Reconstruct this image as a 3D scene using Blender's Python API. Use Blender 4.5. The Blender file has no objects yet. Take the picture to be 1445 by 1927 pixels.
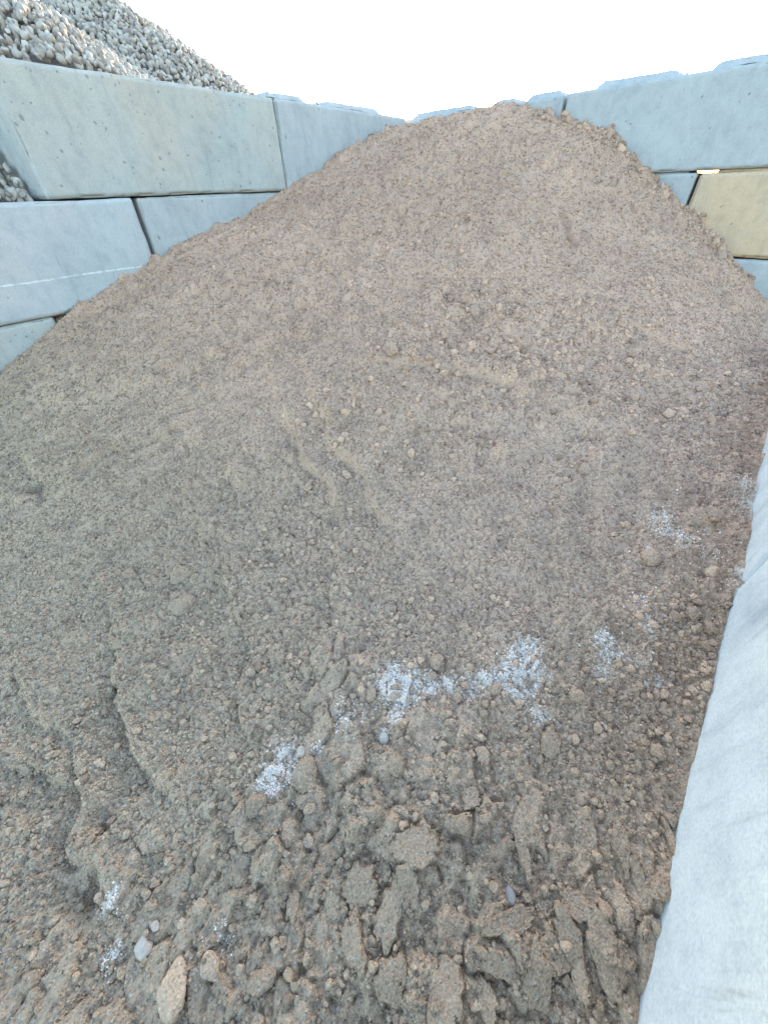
import bpy, math, random
import numpy as np
from mathutils import Vector, Matrix

# ------------------------------------------------------------------ camera
sc = bpy.context.scene
F_PX, PITCH, ROLL = 700.0, math.atan(609 / 700.0), math.radians(-2.2)
EYE = np.array([0.0, 0.0, 1.6])
fw = np.array([0, math.cos(PITCH), -math.sin(PITCH)])
_up = np.array([0, math.sin(PITCH), math.cos(PITCH)])
_rt = np.array([1.0, 0, 0])
rt = math.cos(ROLL) * _rt + math.sin(ROLL) * _up
up = -math.sin(ROLL) * _rt + math.cos(ROLL) * _up
cam = bpy.data.cameras.new('camera')
cam.sensor_fit = 'VERTICAL'
cam.sensor_height = 36.0
cam.lens = F_PX / 1927 * 36.0
cam.clip_start = 0.05
cam.clip_end = 20000
camo = bpy.data.objects.new('camera', cam)
sc.collection.objects.link(camo)
M4 = Matrix(((rt[0], up[0], -fw[0], EYE[0]), (rt[1], up[1], -fw[1], EYE[1]), (rt[2], up[2], -fw[2], EYE[2]), (0, 0, 0, 1)))
camo.matrix_world = M4
sc.camera = camo

# ------------------------------------------------------------------ light
SUN_AZ, SUN_EL = math.radians(13.3), math.radians(6.0)
w = bpy.data.worlds.new('World')
sc.world = w
w.use_nodes = True
nt = w.node_tree
bgn = nt.nodes['Background']
sky = nt.nodes.new('ShaderNodeTexSky')
sky.sky_type = 'NISHITA'
sky.sun_disc = False
sky.sun_elevation = SUN_EL
sky.sun_rotation = SUN_AZ
sky.altitude = 100
sky.air_density = 1.0
sky.dust_density = 1.9
sky.ozone_density = 1.4
nt.links.new(sky.outputs[0], bgn.inputs[0])
bgn.inputs[1].default_value = 0.15
sl = bpy.data.lights.new('sun', 'SUN')
sl.energy = 2.0
sl.angle = math.radians(0.5)
sl.color = (1.0, 0.88, 0.72)
so = bpy.data.objects.new('sun', sl)
sc.collection.objects.link(so)
sd = Vector((math.sin(SUN_AZ) * math.cos(SUN_EL), math.cos(SUN_AZ) * math.cos(SUN_EL), math.sin(SUN_EL)))
so.rotation_euler = sd.to_track_quat('Z', 'Y').to_euler()
sc.view_settings.view_transform = 'Standard'
sc.view_settings.look = 'None'
sc.view_settings.gamma = 1
sc.view_settings.exposure = 3.58
sc.render.engine = 'CYCLES'

# ------------------------------------------------------------------ helpers
rng = np.random.default_rng(11)
random.seed(5)
D = np.array([.63, .777, 0]); D /= np.linalg.norm(D)          # along the side walls, away from the viewer
N = np.array([D[1], -D[0], 0])                                # from left side wall towards right side wall
VL, VR = -4.68, 0.5                                           # inner faces of the side walls
C0 = np.array([.55, 8.35, 0]); ED = np.array([.731, -.682, 0]); ED /= np.linalg.norm(ED)   # back wall line
BN = np.array([-ED[1], ED[0], 0])                             # away from the viewer, out of the bay


def hash2(ix, iy, s):
    h = (ix.astype(np.int64) * 374761393 + iy.astype(np.int64) * 668265263 + s * 2147483647) & 0xffffffff
    h = ((h ^ (h >> 13)) * 1274126177) & 0xffffffff
    h = ((h ^ (h >> 16)) * 2246822519) & 0xffffffff
    h ^= h >> 15
    return (h & 0xffffff) / float(0x1000000)


def vnoise(x, y, s=0):
    ix = np.floor(x); iy = np.floor(y)
    fx = x - ix; fy = y - iy
    fx = fx * fx * fx * (fx * (fx * 6 - 15) + 10); fy = fy * fy * fy * (fy * (fy * 6 - 15) + 10)
    a = hash2(ix, iy, s); b = hash2(ix + 1, iy, s); c = hash2(ix, iy + 1, s); d = hash2(ix + 1, iy + 1, s)
    return (a * (1 - fx) + b * fx) * (1 - fy) + (c * (1 - fx) + d * fx) * fy * 1.0 - 0.5


def fbm(x, y, s=0, o=4, g=0.5):
    v = 0; a = 1.0
    for k in range(o):
        c, q = math.cos(k * 1.1), math.sin(k * 1.1)
        v = v + a * vnoise((x * c - y * q) * 2 ** k + 17.3 * k, (x * q + y * c) * 2 ** k - 9.1 * k, s + k)
        a *= g
    return v


def domes(x, y, s, size, keep=1.0, lo=.55, hi=1.0):
    """rounded crumbs: height field of jittered domes, each of its own radius; unit height ~ size"""
    X = x / size; Y = y / size
    ix = np.floor(X); iy = np.floor(Y)
    out = np.zeros_like(x)
    for dx in (-1, 0, 1):
        for dy in (-1, 0, 1):
            jx = ix + dx; jy = iy + dy
            px = jx + hash2(jx, jy, s); py = jy + hash2(jx, jy, s + 1)
            r = lo + (hi - lo) * hash2(jx, jy, s + 2)
            on = hash2(jx, jy, s + 3) < keep
            ang = 6.283 * hash2(jx, jy, s + 4)
            ux = (X - px) * np.cos(ang) + (Y - py) * np.sin(ang)
            uy = -(X - px) * np.sin(ang) + (Y - py) * np.cos(ang)
            d2 = (ux * ux + 1.7 * uy * uy) / (r * r)
            h = np.where(on & (d2 < 1), np.sqrt(np.maximum(0, 1 - d2)) * r * (.55 + .45 * hash2(jx, jy, s + 5)), 0)
            out = np.maximum(out, h)
    return out


def sstep(a, b, x):
    t = np.clip((x - a) / (b - a), 0, 1)
    return t * t * (3 - 2 * t)


# ------------------------------------------------------------------ shape of the sand heap
LU = [-3.5, -1.5, -.5, 0.2, .52, .83, 1.14, 1.64, 2.2, 2.96, 3.76, 4.13, 4.7, 5.25, 5.83, 6.6, 7.2]
LZ = [.02, .10, .20, .36, .48, .60, .74, .93, 1.12, 1.32, 1.52, 1.64, 1.80, 1.99, 2.15, 2.29, 2.30]
RU = [-3.5, -1.5, -.4, .226, .757, 1.36, 1.87, 2.5, 4.0, 5.5, 6.6, 7.2]
RZ = [.0, .04, .10, .15, .22, .40, .52, .58, .58, .50, .42, .40]
BV = [-5.2, -4.68, -3.6, -3.05, -2.86, -2.33, -1.68, -1.54, -1.30, -.61, -.24, .14, .52, 1]
BZ = [2.25, 2.29, 2.31, 2.35, 2.36, 2.20, 2.03, 1.90, 1.72, 1.30, 1.04, .76, .42, .3]


def sm_interp(x, xs, ys):
    # small smoothing of the piecewise-linear profile
    return (np.interp(x - .12, xs, ys) + 2 * np.interp(x, xs, ys) + np.interp(x + .12, xs, ys)) / 4


def base_h(x, y):
    u = x * D[0] + y * D[1]; v = x * N[0] + y * N[1]
    L = sm_interp(u, LU, LZ); R = sm_interp(u, RU, RZ)
    wb = (2.30 - sm_interp(v, BV, BZ)) / (2.30 - .42)
    wf = np.clip((v - VL) / (VR - VL), 0, 1.1)
    k = sstep(1.0, 6.4, u)
    wgt = wb * k + (wf ** 1.15) * (1 - k)
    return L + (R - L) * wgt


def pix_ray(px, py):
    return fw + rt * (px - 722.5) / F_PX - up * (py - 963.5) / F_PX


def ground_at(px, py, fn=None):
    fn = fn or base_h
    r = pix_ray(px, py)
    t = .3
    for _ in range(4000):
        P = EYE + r * t
        if P[2] < float(fn(np.array([P[0]]), np.array([P[1]]))[0]):
            break
        t += .004
    return EYE + r * t


# slump edges read off the heap: (points in the heap's own plan coordinates, step height, width); left of travel is the high side
RIDGES_PX = [
    ([(190, 1130), (205, 1260), (250, 1400), (330, 1535)], .030, .05),
    ([(120, 1430), (150, 1560), (170, 1680), (190, 1730)], .040, .05),
    ([(0, 1440), (70, 1470), (110, 1500)], .03, .05),
    ([(560, 690), (600, 780), (640, 860), (700, 930), (760, 1000)], .035, .10),
    ([(500, 640), (520, 760), (590, 880), (640, 1000), (640, 1160)], .030, .09),
    ([(400, 980), (430, 1080), (450, 1160)], .02, .06),
    ([(450, 1180), (460, 1320), (470, 1420)], .014, .04),
    ([(30, 1250), (60, 1330), (130, 1400)], .02, .06),
    ([(640, 700), (820, 690), (960, 720), (1100, 800)], .025, .10),
    ([(1000, 900), (940, 920), (880, 960)], .02, .08),
    ([(1060, 380), (1080, 440), (1100, 480)], .05, .09),
    ([(130, 900), (200, 850), (300, 820), (380, 830)], .03, .10),
    ([(0, 850), (60, 880), (120, 960)], .03, .10),
    ([(1130, 560), (1230, 640), (1330, 690)], .03, .10),
    ([(850, 560), (900, 580), (980, 640), (1060, 690)], .03, .10),
    ([(620, 1400), (640, 1500), (660, 1640)], .012, .04),
]
RIDGES = []
for pts, hgt, wid in RIDGES_PX:
    RIDGES.append((np.array([ground_at(*p)[:2] for p in pts]), hgt, wid))


def ridges(x, y):
    out = np.zeros_like(x)
    wx = x + .07 * fbm(x * 5, y * 5, 70, 4); wy = y + .07 * fbm(x * 5, y * 5, 80, 4)
    for P, hgt, wid in RIDGES:
        lo = P.min(0) - .6; hi = P.max(0) + .6
        m = (x > lo[0]) & (x < hi[0]) & (y > lo[1]) & (y < hi[1])
        if not m.any():
            continue
        X = wx[m]; Y = wy[m]
        best = np.full(X.shape, 9.0); sgn = np.zeros(X.shape); end = np.zeros(X.shape)
        n = len(P) - 1
        for i in range(n):
            a = P[i]; b = P[i + 1]; d = b - a; l2 = d @ d
            t = np.clip(((X - a[0]) * d[0] + (Y - a[1]) * d[1]) / l2, 0, 1)
            ex = X - a[0] - t * d[0]; ey = Y - a[1] - t * d[1]
            q = np.hypot(ex, ey)
            c = d[0] * ey - d[1] * ex
            s = np.sign(c)
            b_ = q < best
            best = np.where(b_, q, best); sgn = np.where(b_, s, sgn)
            end = np.where(b_, (i + t) / n, end)
        fade = np.sin(np.clip(end, 0, 1) * math.pi) ** .5
        sdv = best * sgn / wid
        # one side falls away, the other keeps a soft lip
        prof = np.where(sdv > 0, np.exp(-sdv * .6), -np.exp(sdv * 1.6) * .9 + .0)
        prof = np.where(np.abs(sdv) < .25, prof[...] * 1.0, prof)
        prof = np.exp(-np.abs(sdv) * .7) * np.tanh(sdv * 5) 
        out[m] += 1.05 * hgt * fade * prof
    return out


HOLES = []
for px, py, r, dp in [(190, 1552, .028, .05), (160, 1690, .04, .05), (130, 650 + 30, .03, .03), (70, 733, .03, .04), (1030, 1375, .02, .03),
                      (520, 1045, .04, .03), (60, 640, .05, .04), (1080, 455, .05, .06), (330, 1140, .03, .02), (45, 840, .06, .04)]:
    P = ground_at(px, py); HOLES.append((P[0], P[1], r * 1.2, dp * .7))


def mask_foot(x, y):
    """where the foot of the heap is churned into pressed plates and clods"""
    u = x * D[0] + y * D[1]; v = x * N[0] + y * N[1]
    return sstep(.66, .40, u + .16 * fbm(x * 4, y * 4, 40, 2)) * sstep(-1.0, -.45, v + .3 * fbm(x * 2.5, y * 2.5, 44, 2))


def plates(x, y):
    """pressed, torn lumps lying in strips that run down the slope"""
    a = 1.15
    X = (x * math.cos(a) + y * math.sin(a)); Y = (-x * math.sin(a) + y * math.cos(a))
    X = X + .07 * fbm(x * 8, y * 8, 61, 4); Y = Y + .06 * fbm(x * 8, y * 8, 67, 4)
    sx, sy = .13, .075
    gx = np.floor(X / sx); gy = np.floor(Y / sy)
    d1 = np.full(x.shape, 9.0); d2 = d1.copy(); hid = np.zeros_like(x); tx = np.zeros_like(x); ty = np.zeros_like(x); lx = tx.copy(); ly = ty.copy()
    for i in (-1, 0, 1):
        for j in (-1, 0, 1):
            cx = gx + i; cy = gy + j
            px = cx + hash2(cx, cy, 201); py = cy + hash2(cx, cy, 202)
            ex = X / sx - px; ey = Y / sy - py
            d = np.hypot(ex, ey)
            nb = d < d1
            d2 = np.where(nb, d1, np.minimum(d2, d))
            h = hash2(cx, cy, 203)
            hid = np.where(nb, h, hid); tx = np.where(nb, hash2(cx, cy, 204) - .5, tx); ty = np.where(nb, hash2(cx, cy, 205) - .5, ty)
            lx = np.where(nb, ex, lx); ly = np.where(nb, ey, ly)
            d1 = np.where(nb, d, d1)
    edge = d2 - d1
    body = sstep(.02, .22, edge)
    on = (hid > .38)
    return np.where(on, body * (.006 + .018 * hid + tx * lx * .035 + ty * ly * .03), 0), np.where(on, body, 0)


def height(x, y, detail=True):
    z = base_h(x, y)
    u = x * D[0] + y * D[1]; v = x * N[0] + y * N[1]
    # broad unevenness, stretched along the fall of the slope
    a = .95
    X = x * math.cos(a) + y * math.sin(a); Y = -x * math.sin(a) + y * math.cos(a)
    far = sstep(0, 2.0, u)
    z = z + (.03 + .035 * far) * fbm(x * .9, y * .9, 1, 2)
    z = z + (.016 + .022 * far) * fbm(X * 1.6, Y * 3.6, 5, 3)
    z = z + .026 * far * fbm(x * 3.1, y * 3.1, 9, 3)
    wl = sstep(-1.5, -3.2, v)                     # left flank is lumpier
    f = fbm(X * 3.2 + .4 * fbm(x * 3, y * 3, 21, 2), Y * 6.5, 13, 4)
    z = z + (.028 + .055 * wl * sstep(-.6, .6, u)) * (.25 - np.abs(f)) * 1.4
    z = z + ridges(x, y)
    for hx, hy, r, dp in HOLES:
        q = ((x - hx) ** 2 + (y - hy) ** 2) / (r * r)
        z = z - dp * np.exp(-q)
    if not detail:
        return z
    # clods and crumbs
    foot = mask_foot(x, y)
    rough = sstep(-.12, .22, fbm(x * 1.3, y * 1.3, 31, 3))
    bandm = np.exp(-((u - 3.1 + .35 * v + .8) / .5) ** 2)         # a rolled-down band of clods across the middle
    z = z + .045 * domes(x, y, 300, .085, .10 + 0 * x) * sstep(.15, .5, rough * .5 + bandm)
    crest = sstep(4.2, 5.6, u)
    z = z + .050 * crest * domes(x, y, 330, .11, .30) - .012
    wx = x + .012 * fbm(x * 30, y * 30, 95, 2); wy = y + .012 * fbm(x * 30, y * 30, 98, 2)
    z = z + .030 * domes(wx, wy, 310, .060, .45) * (.10 + .90 * rough) * (.35 + .65 * sstep(.8, 2.5, u))
    z = z + .016 * domes(wx, wy, 320, .028, .75) * (.40 + .60 * rough)
    pl, pb = plates(x, y)
    z = z + foot * pl * 1.0
    cr = 1 - .75 * foot * pb
    z = z + cr * .0150 * domes(wx, wy, 340, .0155, 1.0, .6, 1.0)
    z = z + .004 * fbm(x * 60, y * 60, 90, 2)
    return z


# ------------------------------------------------------------------ materials
def newmat(name):
    m = bpy.data.materials.new(name); m.use_nodes = True
    t = m.node_tree; t.nodes.clear()
    o = t.nodes.new('ShaderNodeOutputMaterial'); b = t.nodes.new('ShaderNodeBsdfPrincipled')
    t.links.new(b.outputs[0], o.inputs[0])
    b.inputs['Roughness'].default_value = .95
    b.inputs['Specular IOR Level'].default_value = .25
    return m, t, b


def nd(t, kind, **kw):
    n = t.nodes.new('ShaderNode' + kind)
    for k, v in kw.items():
        if k.startswith('i_'):
            n.inputs[k[2:].replace('_', ' ')].default_value = v
        else:
            setattr(n, k, v)
    return n


def ramp(t, fac, stops):
    r = t.nodes.new('ShaderNodeValToRGB')
    e = r.color_ramp.elements
    while len(e) > 1:
        e.remove(e[-1])
    e[0].position = stops[0][0]; e[0].color = (*stops[0][1], 1)
    for p, c in stops[1:]:
        k = e.new(p); k.color = (*c, 1)
    t.links.new(fac, r.inputs[0])
    return r.outputs[0]


def mixc(t, a, b, fac, mode='MIX'):
    m = t.nodes.new('ShaderNodeMix'); m.data_type = 'RGBA'; m.blend_type = mode
    for s, v in ((m.inputs[6], a), (m.inputs[7], b), (m.inputs[0], fac)):
        if isinstance(v, (tuple, list)):
            s.default_value = (*v, 1)
        elif isinstance(v, (int, float)):
            s.default_value = v
        else:
            t.links.new(v, s)
    return m.outputs[2]


def mth(t, op, a, b=0.0, c=0.0):
    m = t.nodes.new('ShaderNodeMath'); m.operation = op
    for i, v in enumerate((a, b, c)):
        if isinstance(v, (int, float)):
            m.inputs[i].default_value = v
        else:
            t.links.new(v, m.inputs[i])
    return m.outputs[0]


SAND_A, SAND_B, SAND_C = (.43, .268, .190), (.52, .330, .236), (.21, .165, .125)


def sand_material(name, white=False, tint=1.0, grainy=False):
    m, t, b = newmat(name)
    geo = nd(t, 'NewGeometry'); P = geo.outputs['Position']
    def noise(sc_, det=3, rough=.6):
        n = nd(t, 'TexNoise'); n.inputs['Scale'].default_value = sc_; n.inputs['Detail'].default_value = det
        n.inputs['Roughness'].default_value = rough; t.links.new(P, n.inputs['Vector']); return n
    big = noise(1.1, 4); mid = noise(9, 4); fine = noise(140, 2, .7)
    vor = nd(t, 'TexVoronoi'); vor.inputs['Scale'].default_value = 210; t.links.new(P, vor.inputs['Vector'])
    c = ramp(t, big.outputs[0], [(.30, SAND_A), (.5, (.48, .306, .215)), (.7, SAND_B)])
    c = mixc(t, c, ramp(t, mid.outputs[0], [(.32, (.86, .86, .87)), (.5, (1, 1, 1)), (.72, (1.10, 1.08, 1.05))]), 1.0, 'MULTIPLY')
    c = mixc(t, c, ramp(t, fine.outputs[0], [(.3, (.80, .81, .82)), (.5, (1, 1, 1)), (.7, (1.18, 1.17, 1.16))]), 1.0, 'MULTIPLY')
    # single pale and dark grains
    sp = nd(t, 'SeparateColor'); t.links.new(vor.outputs['Color'], sp.inputs[0])
    c = mixc(t, c, (.66, .60, .53), mth(t, 'MULTIPLY', mth(t, 'GREATER_THAN', sp.outputs[0], .95), .3))
    c = mixc(t, c, (.09, .08, .075), mth(t, 'MULTIPLY', mth(t, 'LESS_THAN', sp.outputs[0], .07), .45))
    # the foot of the heap is damper and greyer than the dried slope
    dt = nd(t, 'VectorMath', operation='DOT_PRODUCT'); dt.inputs[1].default_value = tuple(D); t.links.new(P, dt.inputs[0])
    mr = nd(t, 'MapRange'); mr.inputs[1].default_value = 3.0; mr.inputs[2].default_value = .6; mr.inputs[3].default_value = 0; mr.inputs[4].default_value = 1
    t.links.new(mth(t, 'ADD', dt.outputs['Value'], mth(t, 'MULTIPLY', big.outputs[0], 1.0)), mr.inputs[0])
    c = mixc(t, c, mixc(t, c, (.88, .915, .89), 1.0, 'MULTIPLY'), mr.outputs[0])
    mr2 = nd(t, 'MapRange'); mr2.inputs[1].default_value = 2.0; mr2.inputs[2].default_value = .4; mr2.inputs[3].default_value = 0; mr2.inputs[4].default_value = 1
    t.links.new(mth(t, 'ADD', dt.outputs['Value'], mth(t, 'MULTIPLY', big.outputs[0], 1.0)), mr2.inputs[0])
    c = mixc(t, c, mixc(t, c, (.90, .975, .97), 1.0, 'MULTIPLY'), mr2.outputs[0])
    if grainy:
        at3 = nd(t, 'Attribute', attribute_name='tone')
        c = mixc(t, c, ramp(t, at3.outputs['Fac'], [(0, (.62, .62, .64)), (.5, (.98, .98, .98)), (1, (1.22, 1.21, 1.20))]), 1.0, 'MULTIPLY')
    if tint != 1.0:
        c = mixc(t, c, (tint, tint, tint), 1.0, 'MULTIPLY')
    if white:
        at = nd(t, 'Attribute', attribute_name='white')
        c = mixc(t, c, (.72, .62, .54), at.outputs['Fac'])
    t.links.new(c, b.inputs['Base Color'])
    bp = nd(t, 'Bump'); bp.inputs['Strength'].default_value = .8; bp.inputs['Distance'].default_value = .0040
    v2 = nd(t, 'TexVoronoi'); v2.inputs['Scale'].default_value = 170; t.links.new(P, v2.inputs['Vector'])
    hh = mth(t, 'ADD', mth(t, 'MULTIPLY', v2.outputs['Distance'], -1.2), fine.outputs[0])
    t.links.new(hh, bp.inputs['Height']); t.links.new(bp.outputs[0], b.inputs['Normal'])
    b.inputs['Roughness'].default_value = 1.0
    return m


def concrete_material(name, col, col2, pit=.5, streak=.5, warm=None, line=None):
    m, t, b = newmat(name)
    tc = nd(t, 'TexCoord'); P = tc.outputs['Object']
    def noise(sc_, det=4, rough=.6, vec=P, dist=0):
        n = nd(t, 'TexNoise'); n.inputs['Scale'].default_value = sc_; n.inputs['Detail'].default_value = det
        n.inputs['Roughness'].default_value = rough; n.inputs['Distortion'].default_value = dist; t.links.new(vec, n.inputs['Vector']); return n
    mp = nd(t, 'Mapping'); mp.inputs['Scale'].default_value = (3.2, 3.2, .7); t.links.new(P, mp.inputs[0])
    st = noise(2.2, 5, .65, mp.outputs[0], .4)
    big = noise(1.6, 5, .6, P, .8); mid = noise(11, 5, .7); fine = noise(120, 2, .6)
    c = ramp(t, big.outputs[0], [(.33, col), (.62, col2)])
    if warm:
        wn = noise(.9, 3, .5, P, .5)
        c = mixc(t, c, warm, mth(t, 'MULTIPLY', ramp(t, wn.outputs[0], [(.42, (0, 0, 0)), (.62, (1, 1, 1))]), .8))
    c = mixc(t, c, ramp(t, mid.outputs[0], [(.28, (.85, .87, .89)), (.5, (1, 1, 1)), (.72, (1.08, 1.07, 1.06))]), 1.0, 'MULTIPLY')
    c = mixc(t, c, ramp(t, st.outputs[0], [(.30, (.66, .69, .72)), (.45, (1, 1, 1)), (.66, (1.10, 1.08, 1.05))]), streak, 'MULTIPLY')
    c = mixc(t, c, ramp(t, fine.outputs[0], [(.3, (.88, .88, .88)), (.7, (1.08, 1.08, 1.08))]), 1.0, 'MULTIPLY')
    # faint trowel arcs and run-down stains
    wv = nd(t, 'TexWave', wave_type='RINGS', rings_direction='SPHERICAL'); wv.inputs['Scale'].default_value = .55; wv.inputs['Distortion'].default_value = 5.5
    wv.inputs['Detail'].default_value = 2; wv.inputs['Detail Scale'].default_value = .8; t.links.new(P, wv.inputs['Vector'])
    arc = mth(t, 'MULTIPLY', ramp(t, wv.outputs['Fac'], [(.475, (0, 0, 0)), (.5, (1, 1, 1)), (.525, (0, 0, 0))]), ramp(t, big.outputs[0], [(.45, (0, 0, 0)), (.6, (1, 1, 1))]))
    c = mixc(t, c, (.62, .62, .61), mth(t, 'MULTIPLY', arc, .18))
    mp2 = nd(t, 'Mapping'); mp2.inputs['Scale'].default_value = (7, 7, .6); t.links.new(P, mp2.inputs[0])
    rn = noise(1.6, 4, .7, mp2.outputs[0], .6)
    rm = mth(t, 'MULTIPLY', ramp(t, rn.outputs[0], [(.60, (0, 0, 0)), (.72, (1, 1, 1))]), ramp(t, mid.outputs[0], [(.40, (0, 0, 0)), (.60, (1, 1, 1))]))
    c = mixc(t, c, (.20, .19, .18), mth(t, 'MULTIPLY', rm, .45))
    # air holes
    v = nd(t, 'TexVoronoi'); v.inputs['Scale'].default_value = 24; v.inputs['Randomness'].default_value = 1
    nz = noise(6, 2); 
    vm = nd(t, 'VectorMath', operation='ADD'); vs = nd(t, 'VectorMath', operation='SCALE'); vs.inputs[3].default_value = .06
    t.links.new(nz.outputs['Color'], vs.inputs[0]); t.links.new(P, vm.inputs[0]); t.links.new(vs.outputs[0], vm.inputs[1]); t.links.new(vm.outputs[0], v.inputs['Vector'])
    sp = nd(t, 'SeparateColor'); t.links.new(v.outputs['Color'], sp.inputs[0])
    rad = mth(t, 'MULTIPLY', mth(t, 'MAXIMUM', mth(t, 'SUBTRACT', sp.outputs[0], 1 - pit), 0), .30 / max(pit, .01))
    hole = mth(t, 'LESS_THAN', v.outputs['Distance'], rad)
    c = mixc(t, c, (.17, .165, .16), mth(t, 'MULTIPLY', hole, .65))
    if line is not None:
        sx_ = nd(t, 'SeparateXYZ'); t.links.new(P, sx_.inputs[0])
        dz = mth(t, 'ABSOLUTE', mth(t, 'SUBTRACT', mth(t, 'ADD', sx_.outputs[2], mth(t, 'MULTIPLY', big.outputs[0], .05)), line))
        lm = mth(t, 'MULTIPLY', mth(t, 'LESS_THAN', dz, .006), ramp(t, mid.outputs[0], [(.4, (.2, .2, .2)), (.55, (1, 1, 1))]))
        c = mixc(t, c, (.72, .74, .74), mth(t, 'MULTIPLY', lm, .6))
    t.links.new(c, b.inputs['Base Color'])
    bp = nd(t, 'Bump'); bp.inputs['Strength'].default_value = .6; bp.inputs['Distance'].default_value = .006
    hh = mth(t, 'ADD', mth(t, 'MULTIPLY', mid.outputs[0], 1.0), mth(t, 'MULTIPLY', fine.outputs[0], .25))
    hh = mth(t, 'SUBTRACT', hh, mth(t, 'MULTIPLY', hole, .8))
    t.links.new(hh, bp.inputs['Height']); t.links.new(bp.outputs[0], b.inputs['Normal'])
    b.inputs['Roughness'].default_value = .85
    return m


M_SAND = sand_material('sand', True)
M_CLOD = sand_material('clod_sand', False, .92)
M_CRUMB = sand_material('crumb_sand', False, 1.0, True)
M_PLATE = sand_material('pressed_sand', False, .88)
M_PALE = sand_material('dusty_sand', False, 1.28)
M_WHITE = concrete_material('white_lump', (.36, .30, .245), (.54, .46, .385), .0, .3)
M_GRAIN = concrete_material('white_grain', (.62, .53, .46), (.78, .68, .60), .0, .2)
M_PEB = concrete_material('pebble_grey', (.20, .18, .165), (.29, .27, .245), .05, .2)
CON = {
    'grey': concrete_material('concrete_grey', (.345, .345, .345), (.395, .395, .395), .06, .26),
    'warm': concrete_material('concrete_warm', (.35, .35, .335), (.405, .40, .38), .36, .30, (.44, .38, .33)),
    'pale': concrete_material('concrete_pale', (.37, .375, .385), (.42, .425, .43), .05, .28, (.44, .41, .40), .29),
    'buff': concrete_material('concrete_buff', (.52, .375, .245), (.45, .35, .26), .08, .4, (.55, .385, .25)),
    'white': concrete_material('concrete_white', (.52, .55, .565), (.65, .665, .66), .0, .6),
}
m_, t_, b_ = newmat('rusty_wire'); b_.inputs['Base Color'].default_value = (.12, .09, .07, 1); b_.inputs['Metallic'].default_value = .6; b_.inputs['Roughness'].default_value = .7
M_WIRE = m_


def stone_material():
    m, t, b = newmat('cobble_stone')
    geo = nd(t, 'NewGeometry'); tc = geo.outputs['Position']
    at = nd(t, 'Attribute', attribute_name='tone')
    n = nd(t, 'TexNoise'); n.inputs['Scale'].default_value = 14; n.inputs['Detail'].default_value = 5; t.links.new(tc, n.inputs['Vector'])
    c = ramp(t, at.outputs['Fac'], [(0, (.22, .18, .155)), (.3, (.34, .29, .25)), (.7, (.41, .36, .315)), (1, (.47, .43, .39))])
    c = mixc(t, c, ramp(t, n.outputs[0], [(.3, (.75, .75, .76)), (.6, (1.08, 1.06, 1.04))]), 1, 'MULTIPLY')
    t.links.new(c, b.inputs['Base Color']); b.inputs['Roughness'].default_value = .85
    bp = nd(t, 'Bump'); bp.inputs['Strength'].default_value = .5; bp.inputs['Distance'].default_value = .01
    t.links.new(n.outputs[0], bp.inputs['Height']); t.links.new(bp.outputs[0], b.inputs['Normal'])
    return m


M_STONE = stone_material()
m_, t_, b_ = newmat('packed_earth')
_n = nd(t_, 'TexNoise'); _n.inputs['Scale'].default_value = .6; _n.inputs['Detail'].default_value = 8
_g = nd(t_, 'NewGeometry'); t_.links.new(_g.outputs['Position'], _n.inputs['Vector'])
t_.links.new(ramp(t_, _n.outputs[0], [(.35, (.13, .125, .12)), (.65, (.20, .19, .18))]), b_.inputs['Base Color'])
M_EARTH = m_


def link(o):
    sc.collection.objects.link(o); return o


def tag(o, label=None, cat=None, group=None, kind=None):
    for k, v in (('label', label), ('category', cat), ('group', group), ('kind', kind)):
        if v:
            o[k] = v
    return o


def mesh_obj(name, V, Fq, mat, parent=None, smooth=True, loc=None):
    """V (n,3) world coordinates (local if parent given with loc None)"""
    me = bpy.data.meshes.new(name)
    V = np.asarray(V, np.float32).copy(); Fq = np.asarray(Fq, np.int32)
    if loc is not None:
        V = V - np.asarray(loc, np.float32)
    k = Fq.shape[1]
    me.vertices.add(len(V)); me.vertices.foreach_set('co', V.ravel())
    me.loops.add(Fq.size); me.loops.foreach_set('vertex_index', Fq.ravel())
    me.polygons.add(len(Fq)); me.polygons.foreach_set('loop_start', np.arange(0, Fq.size, k, dtype=np.int32))
    me.polygons.foreach_set('use_smooth', np.full(len(Fq), smooth))
    me.update(calc_edges=True)
    me.materials.append(mat)
    o = bpy.data.objects.new(name, me)
    if loc is not None:
        o.location = loc
    if parent:
        o.parent = parent
    return link(o)


# ------------------------------------------------------------------ ground
g = mesh_obj('ground', [(-4000, -4000, 0), (4000, -4000, 0), (4000, 4000, 0), (-4000, 4000, 0)], [(0, 1, 2, 3)], M_EARTH, smooth=False)
tag(g, 'flat packed earth ground of the yard', kind='structure')

# ------------------------------------------------------------------ sand heap
K0 = 1.25


def axis(lo, hi, st):
    a0 = math.asinh(lo / K0); a1 = math.asinh(hi / K0)
    n = int((a1 - a0) / st)
    return K0 * np.sinh(np.linspace(a0, a1, n))


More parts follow.
